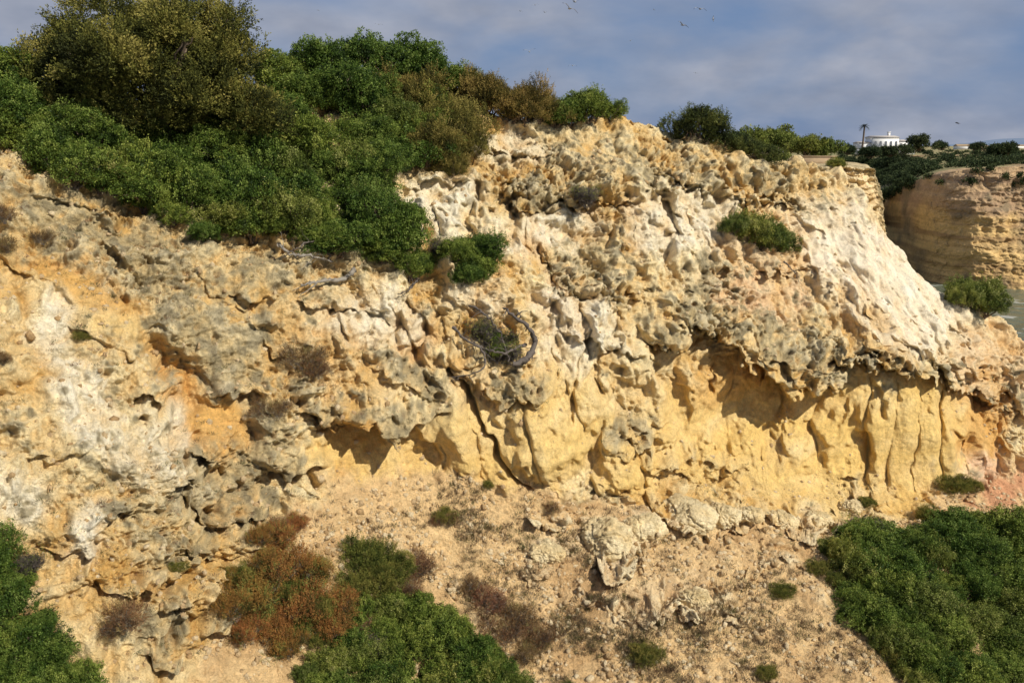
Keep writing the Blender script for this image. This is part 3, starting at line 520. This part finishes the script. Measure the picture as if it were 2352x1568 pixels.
def headcol(P,t,nn):
    n=pn(P,3,3); s=pn(P,(30,30,.7),4); n2=pn(P,.9,5); c=mix(C(.84,.65,.37)+0*P,C(.60,.40,.18),np.clip(.4+s*1.8+n+n2,0,1)); c=mix(c,C(.42,.34,.19),np.clip((t>3.7)*.8+n2*1.2,0,.85)); return c
loft('headland',hx,[(pyat(2,hd-6),hd-6),(pyat(14,hd-3),hd-3),(np.maximum(ht+110,540),hd-1.5),(ht+45,hd-.6),(ht,hd+.3),(ht-3,hd+14),(ht-8,hd+60),(ht-8,hd+110),(ht+60,hd+150)],480,560,'ochre rock headland beyond the ridge',ROCK,headcol,1.5,2.2)
# sea
sea_m,nt,b=nmat('sea_water'); b.inputs['Roughness'].default_value=.25; b.inputs['Specular IOR Level'].default_value=.4
tcn=nd(nt,'ShaderNodeTexCoord').outputs['Object']; n1=nd(nt,'ShaderNodeTexNoise'); n1.inputs['Scale'].default_value=.3; n1.inputs['Detail'].default_value=8; nt.links.new(tcn,n1.inputs['Vector'])
nt.links.new(mixc(nt,maprange(nt,n1.outputs['Fac'],.58,.72,0,1),(.11,.13,.09),(.5,.52,.48)),b.inputs['Base Color'])
bp=nd(nt,'ShaderNodeBump'); bp.inputs['Distance'].default_value=1.2; nt.links.new(n1.outputs['Fac'],bp.inputs['Height']); nt.links.new(bp.outputs[0],b.inputs['Normal'])
o=new_obj('sea',mesh_np('sea',[(-9000,-3000,0),(9000,-3000,0),(9000,12000,0),(-9000,12000,0)],[(0,1,2,3)],sea_m)); o['kind']='structure'
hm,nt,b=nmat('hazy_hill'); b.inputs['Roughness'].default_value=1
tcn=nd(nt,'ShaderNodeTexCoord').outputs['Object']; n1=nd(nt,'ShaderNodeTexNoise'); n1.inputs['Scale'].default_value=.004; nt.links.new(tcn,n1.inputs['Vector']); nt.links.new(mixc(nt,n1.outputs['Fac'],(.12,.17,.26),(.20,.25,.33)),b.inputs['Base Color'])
X=np.linspace(1500,6500,160); hh=np.interp(X,[1500,3200,4200,5200,5600,6500],[5,10,60,105,110,90])+8*pn(np.stack([X,0*X,0*X],-1),400,2)*3
Vh=np.concatenate([np.stack([X,0*X+6400,0*X],-1),np.stack([X,0*X+6900,hh+EYE-10],-1),np.stack([X,0*X+7600,0*X],-1)])
o=new_obj('hills',mesh_np('hills',Vh,grid_faces(3,160),hm,smooth=True)); o['kind']='structure'
def wood(name,spots,L,cols,label,seed,density=260):
    rng=np.random.default_rng(seed); lob=[]
    for x,y,z,r in spots:
        for _ in range(6):
            a=rng.normal(size=3)*r*.45; lob.append((x+a[0],y+a[1],z+r*.2+abs(a[2])*.5,r*rng.uniform(.35,.6)))
    o=new_obj(name,foliage(name,lob,density*len(spots),5,L,L*.3,L*.6,.7,L*.3,cols,M_JUN,seed,.15)); 
    o['kind']='stuff'; o['label']=label
def spots_on(P,poly,num,rr,seed):
    rng=np.random.default_rng(seed); X,Y=unsurvey(P); X=X.ravel(); Y=Y.ravel(); Q=P.reshape(-1,3); out=[]; xs=[p[0] for p in poly]; ys=[p[1] for p in poly]; k=0
    while len(out)<num and k<num*30:
        k+=1; x=rng.uniform(min(xs),max(xs)); y=rng.uniform(min(ys),max(ys))
        if inpoly(x,y,poly):
            j=np.argmin((X-x)**2+(Y-y)**2); q=Q[j]; out.append((q[0],q[1],q[2]-.4,rng.uniform(*rr)))
    return out
DKG=[(.016,.026,.011),(.034,.052,.018),(.06,.082,.03),(.10,.12,.045)]
wood('distant_woodland',spots_on(FP,[(1900,374),(1960,371),(2100,374),(2150,388),(2090,430),(2020,470),(1980,460),(1950,400)],130,(1.3,2.4),1),.42,DKG,'dark scrub and trees covering the far headland',5,density=200)
wood('plateau_scrub',spots_on(FP,[(1900,349),(2400,345),(2420,376),(2200,386),(2100,395),(1900,380)],230,(.9,1.8),2),.4,DKG,'patchy dark scrub dotted over the plateau',6,density=90)
wood('cliff_scrub',spots_on(FP,[(2100,395),(2400,385),(2400,430),(2150,440)],14,(.6,1.3),3),.35,DKG,'small bushes clinging to the far cliff',7,density=90)
def far_tree(px,py,d,r,h,cols,label,seed,name='tree'):
    p=survey(np.array(px,float),np.array(py,float),float(d)); rng=np.random.default_rng(seed); lo=[]
    for _ in range(14):
        a=rng.normal(size=3)*.4; lo.append((a[0]*r*1.3,a[1]*r,h*.6+a[2]*h*.45,r*rng.uniform(.28,.5)))
    e=new_obj(name,None); e.location=p; e['label']=label; e['category']='tree'
    new_obj('crown',foliage('crown',lo,1500,6,r*.14,r*.035,r*.1,.7,r*.05,cols,M_JUN,seed,.2),e)
    new_obj('trunk',stems('trunk',lo,seed,M_BARK,r*.08,8,.2*r),e)
PG=[(.045,.06,.012),(.10,.135,.025),(.17,.21,.04),(.26,.28,.07)]
for i,(x,y,d,r,h,c,l) in enumerate([(1725,352,110,2.0,2.0,PG,'light green pine beside the lookout'),(1768,348,116,2.2,2.2,PG,'bushy light green pine behind the lookout rail'),(1800,352,112,1.6,1.9,PG,'low pine at the edge of the path'),(1850,360,105,1.5,1.6,PG,'rounded light green pine above the stone wall'),(1885,362,105,1.5,1.5,GREEN2,'spreading green shrub tree by the wall'),(1690,350,70,1.2,1.2,DK,'dark low tree behind the ridge'),(1790,385,66,.8,.7,GREEN2,'small bush at the headland edge'),(1920,386,67,.6,.4,GREEN2,'small bush on the headland rim'),
 (2113,345,300,3.4,3.4,DKG,'dark round tree near the white villa'),(2080,352,300,2.6,1.8,DKG,'dark tree below the villa'),(2163,344,330,2.6,2.2,DKG,'dark shrub tree on the plateau'),(1946,354,300,2.4,2.0,DKG,'dark tree beside the villa terrace'),(2045,358,290,3.2,1.6,DKG,'dark tree masking the villa foot'),(2000,360,285,3.0,1.6,DKG,'dark spreading tree in front of the villa'),(2240,346,330,2.6,1.8,DKG,'small dark tree on the plateau'),(2300,356,260,3.6,2.2,DKG,'low wide dark tree on the plateau')]): far_tree(x,y,d,r,h,c,l,200+i)
# ---------------------------------------------------------------- villa
WH=plain('white_render',(.80,.79,.76),.8,2,.05); RF=plain('pale_roof',(.46,.42,.38),.8,3,.2); GL=plain('window_glass',(.16,.17,.19),.3,3,.2); STN=plain('masonry',(.33,.24,.15),.9,2,.35,.03)
vp=survey(np.array(2020.),np.array(343.),320.); v=new_obj('villa',None); v.location=vp; v['label']='white single storey villa with arched windows on the headland'; v['category']='house'
new_obj('wall',mesh_np('wall',*join([box(.6,0,1.7,9,7,4.2),box(-6.0,.6,.9,4.2,6,2.6),box(6.9,.4,1.2,3.6,6,3.2),box(.6,0,3.95,9.3,7.3,.3)]),WH),v)
def roof(nm,cx_,cy_,z,sx_,sy_,h,in_,par=None):
    a,b_=sx_/2,sy_/2; Vv=[(cx_-a,cy_-b_,z),(cx_+a,cy_-b_,z),(cx_+a,cy_+b_,z),(cx_-a,cy_+b_,z),(cx_-a+in_,cy_,z+h),(cx_+a-in_,cy_,z+h),(cx_+a-in_,cy_+.01,z+h),(cx_-a+in_,cy_+.01,z+h)]
    r=new_obj(nm,mesh_np(nm,Vv,[(0,1,5,4),(1,2,6,5),(2,3,7,6),(3,0,4,7),(4,5,6,7),(3,2,1,0)],RF),v); return r
rf=roof('roof',.6,0,4.103,9.6,7.6,.55,.5); roof('roof',-6.1,.6,2.203,4.6,6.6,.5,.5); roof('roof',6.95,.4,2.803,3.9,6.6,.5,.5)
new_obj('chimney',mesh_np('chimney',*join([box(3.0,.5,5.0,.8,.8,1.6),box(3.0,.5,5.9,1.05,1.05,.2)]),WH),rf)
def arch(cx_,z0,w,h,y):
    pts=[(cx_-w/2,z0),(cx_+w/2,z0)]+[(cx_+w/2*math.cos(a),z0+h-w/2+w/2*math.sin(a)) for a in np.linspace(0,math.pi,9)]
    k=len(pts); V_=[(x,y,z) for x,z in pts]+[(x,y+.08,z) for x,z in pts]; me=bpy.data.meshes.new('window'); me.from_pydata(V_,[],[tuple(range(k))]+[(i,(i+1)%k,k+(i+1)%k,k+i) for i in range(k)]); me.materials.append(GL); return me
for x in (-3.0,-1.2,.6,2.4,4.2): new_obj('window',arch(x,1.1,.8,1.7,-3.56),v)
for x in (-7.2,-5.4): new_obj('window',arch(x,.5,.6,1.1,-2.47),v)
for x in (6.2,7.7): new_obj('window',arch(x,.9,.6,1.2,-2.67),v)
new_obj('terrace',mesh_np('terrace',*box(0,-4.6,-.9,20,2.0,1.6),WH),v)
pp=survey(np.array(1980.),np.array(345.),312.); e=new_obj('palm_tree',None); e.location=pp; e['label']='tall slender palm standing beside the white villa'; e['category']='palm tree'
tt=np.linspace(0,1,12)[:,None]; Q=np.concatenate([.15*np.sin(tt*2),0*tt,tt*8.2],1); new_obj('trunk',mesh_np('trunk',*tube(Q,.34-.08*tt[:,0],8),M_BARK),e)
rng=np.random.default_rng(3); VV=[];FF=[];CCc=[]
for k in range(44):
    a=rng.uniform(0,6.28); el=rng.uniform(-.7,1.2); ln=rng.uniform(1.3,1.9); s_=np.linspace(0,1,8)
    R_=s_*ln*math.cos(el); Z_=8.2+s_*ln*math.sin(el)-.8*s_**2; ax=np.array([math.cos(a),math.sin(a)])
    for i in range(1,8):
        for sd in (-1,1):
            b0_=np.array([R_[i]*ax[0]+.13,R_[i]*ax[1],Z_[i]]); tip=b0_+np.array([-ax[1]*sd*.35+ax[0]*.18,ax[0]*sd*.35+ax[1]*.18,-.14]); bb_=b0_-np.array([ax[0]*.16,ax[1]*.16,0])
            o_=len(VV); VV+= [b0_,tip,bb_,bb_+np.array([0,0,.02])]; FF.append((o_,o_+1,o_+2,o_+3)); CCc+=[(.03,.045,.015)]*4
new_obj('crown',mesh_np('crown',VV,FF,M_LEAF,CCc),e)
for x,y,d,w,l in ((2262,349,700,14,'distant low house with reddish wall'),(2215,344,800,16,'distant pale cottage on the plateau'),(2330,341,1200,24,'far white buildings near the horizon')):
    p=survey(np.array(float(x)),np.array(float(y)),float(d)); h=new_obj('cottage',None); h.location=p; h['label']=l; h['category']='house'
    new_obj('wall',mesh_np('wall',*box(0,0,1.5,w,8,3.4),WH if w!=14 else STN),h)
    V_=[(-w/2-.4,-4.4,3.203),(w/2+.4,-4.4,3.203),(w/2+.4,4.4,3.203),(-w/2-.4,4.4,3.203),(-w/2,0,4.8),(w/2,0,4.8)]
    me=bpy.data.meshes.new('roof'); me.from_pydata(V_,[],[(0,1,5,4),(2,3,4,5),(0,4,3),(1,2,5)]); me.materials.append(STN); new_obj('roof',me,h)
PD=100.; p=survey(np.array(1752.),np.array(366.),PD); e=new_obj('lookout_platform',None); e.location=p; e.scale=(.8,.8,.8); e['label']='wooden lookout platform with pale railing above the cliff'; e['category']='platform'
GRY=plain('pale_wood',(.55,.53,.5),.7,4,.15)
new_obj('deck',mesh_np('deck',*box(0,0,-.15,4.8,3,.2),GRY),e)
ps=[box(x,-1.4,.5,.07,.07,1.1) for x in np.linspace(-2.3,2.3,12)]+[box(0,-1.4,1.09,4.8,.09,.08),box(0,-1.4,.6,4.8,.05,.05),box(0,-1.4,.25,4.8,.05,.05)]
new_obj('railing',mesh_np('railing',*join(ps),GRY),e)
new_obj('support',mesh_np('support',*join([box(x,y,-1.0,.15,.15,1.5) for x in(-2.2,0,2.2) for y in(-1.2,1.2)]),GRY),e)
e=new_obj('stone_wall',mesh_np('stone_wall',*join([box(0,0,.15,5.0,.5,.9),box(0,0,.66,5.2,.62,.1)]),STN)); e.location=survey(np.array(1858.),np.array(375.),90.); e['label']='low brown stone wall along the clifftop path'; e['category']='wall'
e=new_obj('information_board',None); e.location=survey(np.array(1722.),np.array(364.),98.); e.scale=(.7,.7,.7); e['label']='small information board beside the lookout'; e['category']='sign'
new_obj('post',mesh_np('post',*join([box(-.6,0,.6,.08,.08,1.4),box(.6,0,.6,.08,.08,1.4)]),GRY),e); new_obj('panel',mesh_np('panel',*box(0,-.07,1.2,1.3,.05,.7),plain('board',(.12,.13,.14),.6)),e)
def person_mesh(seed,arm):
    J=[(0,0,.93),(0,0,1.15),(0,0,1.38),(0,0,1.48),(0,-.01,1.62),(.09,0,.90),(.10,-.02,.5),(.10,.02,.06),(.10,-.14,.03),(-.09,0,.90),(-.10,.02,.5),(-.11,.04,.06),(-.11,-.12,.03),(.18,0,1.38),(.24,-.02,1.12),(.22,-.16*arm,.9+.2*arm),(-.18,0,1.38),(-.24,.0,1.12),(-.22,-.14,.92),(0,-.01,1.70)]
    R=[.13,.13,.14,.055,.10,.09,.065,.045,.035,.09,.065,.045,.035,.06,.045,.035,.06,.045,.035,.07]
    E=[(0,1),(1,2),(2,3),(3,4),(4,19),(0,5),(5,6),(6,7),(7,8),(0,9),(9,10),(10,11),(11,12),(2,13),(13,14),(14,15),(2,16),(16,17),(17,18)]
    me=bpy.data.meshes.new('person'); me.from_pydata(J,E,[]); return me,R
def people_mat(sh,tr):
    m_,nt,b=nmat('clothes'); tc=nd(nt,'ShaderNodeTexCoord').outputs['Object']; s=nd(nt,'ShaderNodeSeparateXYZ'); nt.links.new(tc,s.inputs[0]); r=nd(nt,'ShaderNodeValToRGB'); r.color_ramp.interpolation='CONSTANT'
    el=r.color_ramp.elements; el[0].position=0; el[0].color=(.05,.04,.03,1); el[1].position=.04; el[1].color=(*tr,1)
    for pz,c in ((.48,sh),(.735,(.5,.3,.2)),(.84,(.06,.04,.03))):
        q=el.new(pz); q.color=(*c,1)
    nt.links.new(maprange(nt,s.outputs[2],0,2,0,1),r.inputs[0]); nt.links.new(r.outputs[0],b.inputs['Base Color']); return m_
for i,(dx,sh,tr,l) in enumerate([(-.4,(.75,.74,.7),(.08,.1,.18),'person in white shirt and dark trousers leaning at the rail'),(.4,(.7,.68,.62),(.3,.27,.2),'person in cream top standing at the rail'),(1.0,(.75,.6,.12),(.06,.06,.08),'person in yellow jacket looking over the rail'),(1.5,(.72,.72,.75),(.1,.1,.12),'person in pale shirt standing on the lookout'),(-1.4,(.1,.12,.25),(.2,.2,.2),'person in navy top on the lookout')]):
    me,R=person_mesh(i,.6+.1*i); me.materials.append(people_mat(sh,tr)); o=new_obj('person',me); o.location=(p[0]+dx,p[1]-.5+.3*(i%3),p[2]-.04); o.scale=(.8,)*3; o.rotation_euler=(0,0,random.uniform(-.6,.6)); o['label']=l; o['category']='person'
    md=o.modifiers.new('skin','SKIN'); sv=me.skin_vertices[0].data
    for k,r in enumerate(R): sv[k].radius=(r,r)
    sv[0].use_root=True; o.modifiers.new('sub','SUBSURF').levels=1
# ---------------------------------------------------------------- birds
def bird_mat(dark):
    m_,nt,b=nmat('plumage'); tc=nd(nt,'ShaderNodeTexCoord').outputs['Object']; s=nd(nt,'ShaderNodeSeparateXYZ'); nt.links.new(tc,s.inputs[0]); a=mathn(nt,'ABSOLUTE',s.outputs[0])
    c=(.34,.34,.34) if not dark else (.04,.035,.03)
    nt.links.new(mixc(nt,maprange(nt,a,.5,.54,0,1),c,(.03,.03,.03)),b.inputs['Base Color']); return m_
BM=bird_mat(False); BD=bird_mat(True)
def bird_mesh(z1,z2,mat):
    ys=[.34,.30,.25,.19,.08,-.06,-.18,-.26,-.40]; rs=[.004,.014,.042,.045,.075,.078,.05,.03,.008]
    V1,F1=tube([(0,y,.01*(i<3)) for i,y in enumerate(ys)],rs,10); V1[-10:,0]*=9
    parts=[(V1,F1)]
    xs=[.03,.2,.36,.52,.68]; zz=[.03,z1*.7,z1,z1*.55+z2*.45,z2]; yy=[.02,.07,.08,.02,-.12]; ch=[.19,.18,.155,.10,.015]
    for s in (-1,1):
        W_=[];n_=len(xs)
        for x,z,y,c in zip(xs,zz,yy,ch):
            for u,th in ((.45,0),(.15,.014),(-.55,0),(.15,-.008)): W_.append((s*x,y+u*c,z+th))
        Fq=[(i*4+k,i*4+(k+1)%4,(i+1)*4+(k+1)%4,(i+1)*4+k) for i in range(n_-1) for k in range(4)]; parts.append((np.array(W_),np.array(Fq)))
    return mesh_np('gull',*join(parts),mat,smooth=True)
BV=[bird_mesh(.16,.02,BM),bird_mesh(.22,.22,BM),bird_mesh(.10,-.12,BM)]
for i,(x,y,sp_,roll,yaw) in enumerate([(1308,20,42,.5,.3),(1320,5,22,-.1,.8),(1608,21,32,.1,.2),(1568,58,32,.35,.5),(1216,119,28,-.1,0),(1315,151,20,0,.1),(1502,23,9,.2,1),(1638,44,14,1.2,1.2),(1195,26,13,.1,.5),(1229,12,15,-.2,.2),(1251,29,12,.1,.7),(731,24,10,0,1),(870,57,18,.1,.1),(1448,94,10,-.3,.4),(1598,168,12,.2,.3),(750,78,10,1.0,.4)]):
    d=1.36/(sp_*K); d=min(d,160); s=sp_*K*d/1.36; o=new_obj('gull',BV[i%3]); o.location=survey(np.array(float(x)),np.array(float(y)),d); o.scale=(s,)*3; o.rotation_euler=(.15,roll,yaw); o['label']='seagull gliding with spread wings against the sky'; o['category']='bird'; o['group']='gulls circling above the cliff'
o=new_obj('swallow',bird_mesh(.06,-.05,BD)); o.location=survey(np.array(2199.),np.array(283.),26.); o.scale=(.2,)*3; o.rotation_euler=(.2,.1,1.0); o['label']='small dark swallow flying above the sea cliff'; o['category']='bird'
# ---------------------------------------------------------------- light and sky
el=math.radians(41); sv=Vector((.73,-.55,0)).normalized()*math.cos(el)+Vector((0,0,math.sin(el)))
L=bpy.data.lights.new('sun','SUN'); L.energy=5.0; L.angle=math.radians(.5); L.color=(1,.94,.82); lo=new_obj('sun',L); lo.rotation_euler=sv.to_track_quat('Z','Y').to_euler()
W=bpy.data.worlds.new('World'); SC.world=W; W.use_nodes=True; nt=W.node_tree; bg=nt.nodes['Background']
sk=nd(nt,'ShaderNodeTexSky'); sk.sky_type='NISHITA'; sk.sun_disc=False; sk.sun_elevation=el; sk.sun_rotation=math.atan2(sv.x,sv.y); sk.dust_density=1.0; sk.ozone_density=2.0
g=nd(nt,'ShaderNodeTexCoord').outputs['Generated']; s=nd(nt,'ShaderNodeSeparateXYZ'); nt.links.new(g,s.inputs[0])
zz=mathn(nt,'ADD',mathn(nt,'MAXIMUM',s.outputs[2],0.0),.36); cb=nd(nt,'ShaderNodeCombineXYZ'); nt.links.new(mathn(nt,'DIVIDE',s.outputs[0],zz),cb.inputs[0]); nt.links.new(mathn(nt,'DIVIDE',s.outputs[1],zz),cb.inputs[1])
n1=nd(nt,'ShaderNodeTexNoise'); n1.inputs['Scale'].default_value=1.9; n1.inputs['Detail'].default_value=6; n1.inputs['Roughness'].default_value=.5; n1.inputs['Distortion'].default_value=.25; nt.links.new(cb.outputs[0],n1.inputs['Vector'])
n2=nd(nt,'ShaderNodeTexNoise'); n2.inputs['Scale'].default_value=5.0; n2.inputs['Detail'].default_value=4; nt.links.new(cb.outputs[0],n2.inputs['Vector'])
cf=maprange(nt,n1.outputs['Fac'],.36,.60,.0,1.0)
cc_=mixc(nt,maprange(nt,n2.outputs['Fac'],.30,.72,0,1),(2.7,3.1,4.1),(4.4,4.7,5.6))
base_=mixc(nt,.85,sk.outputs[0],(1.7,2.6,4.6))
nt.links.new(mixc(nt,cf,base_,cc_),bg.inputs['Color']); bg.inputs['Strength'].default_value=.092
SC.view_settings.view_transform='Standard'; SC.view_settings.look='None'; SC.view_settings.exposure=0
cd=bpy.data.cameras.new('camera'); cd.sensor_width=36; cd.lens=18/TH; cd.clip_end=20000; cd.clip_start=.1; co=new_obj('camera',cd); co.location=(0,0,EYE); co.rotation_euler=(math.pi/2-PITCH,0,0); SC.camera=co
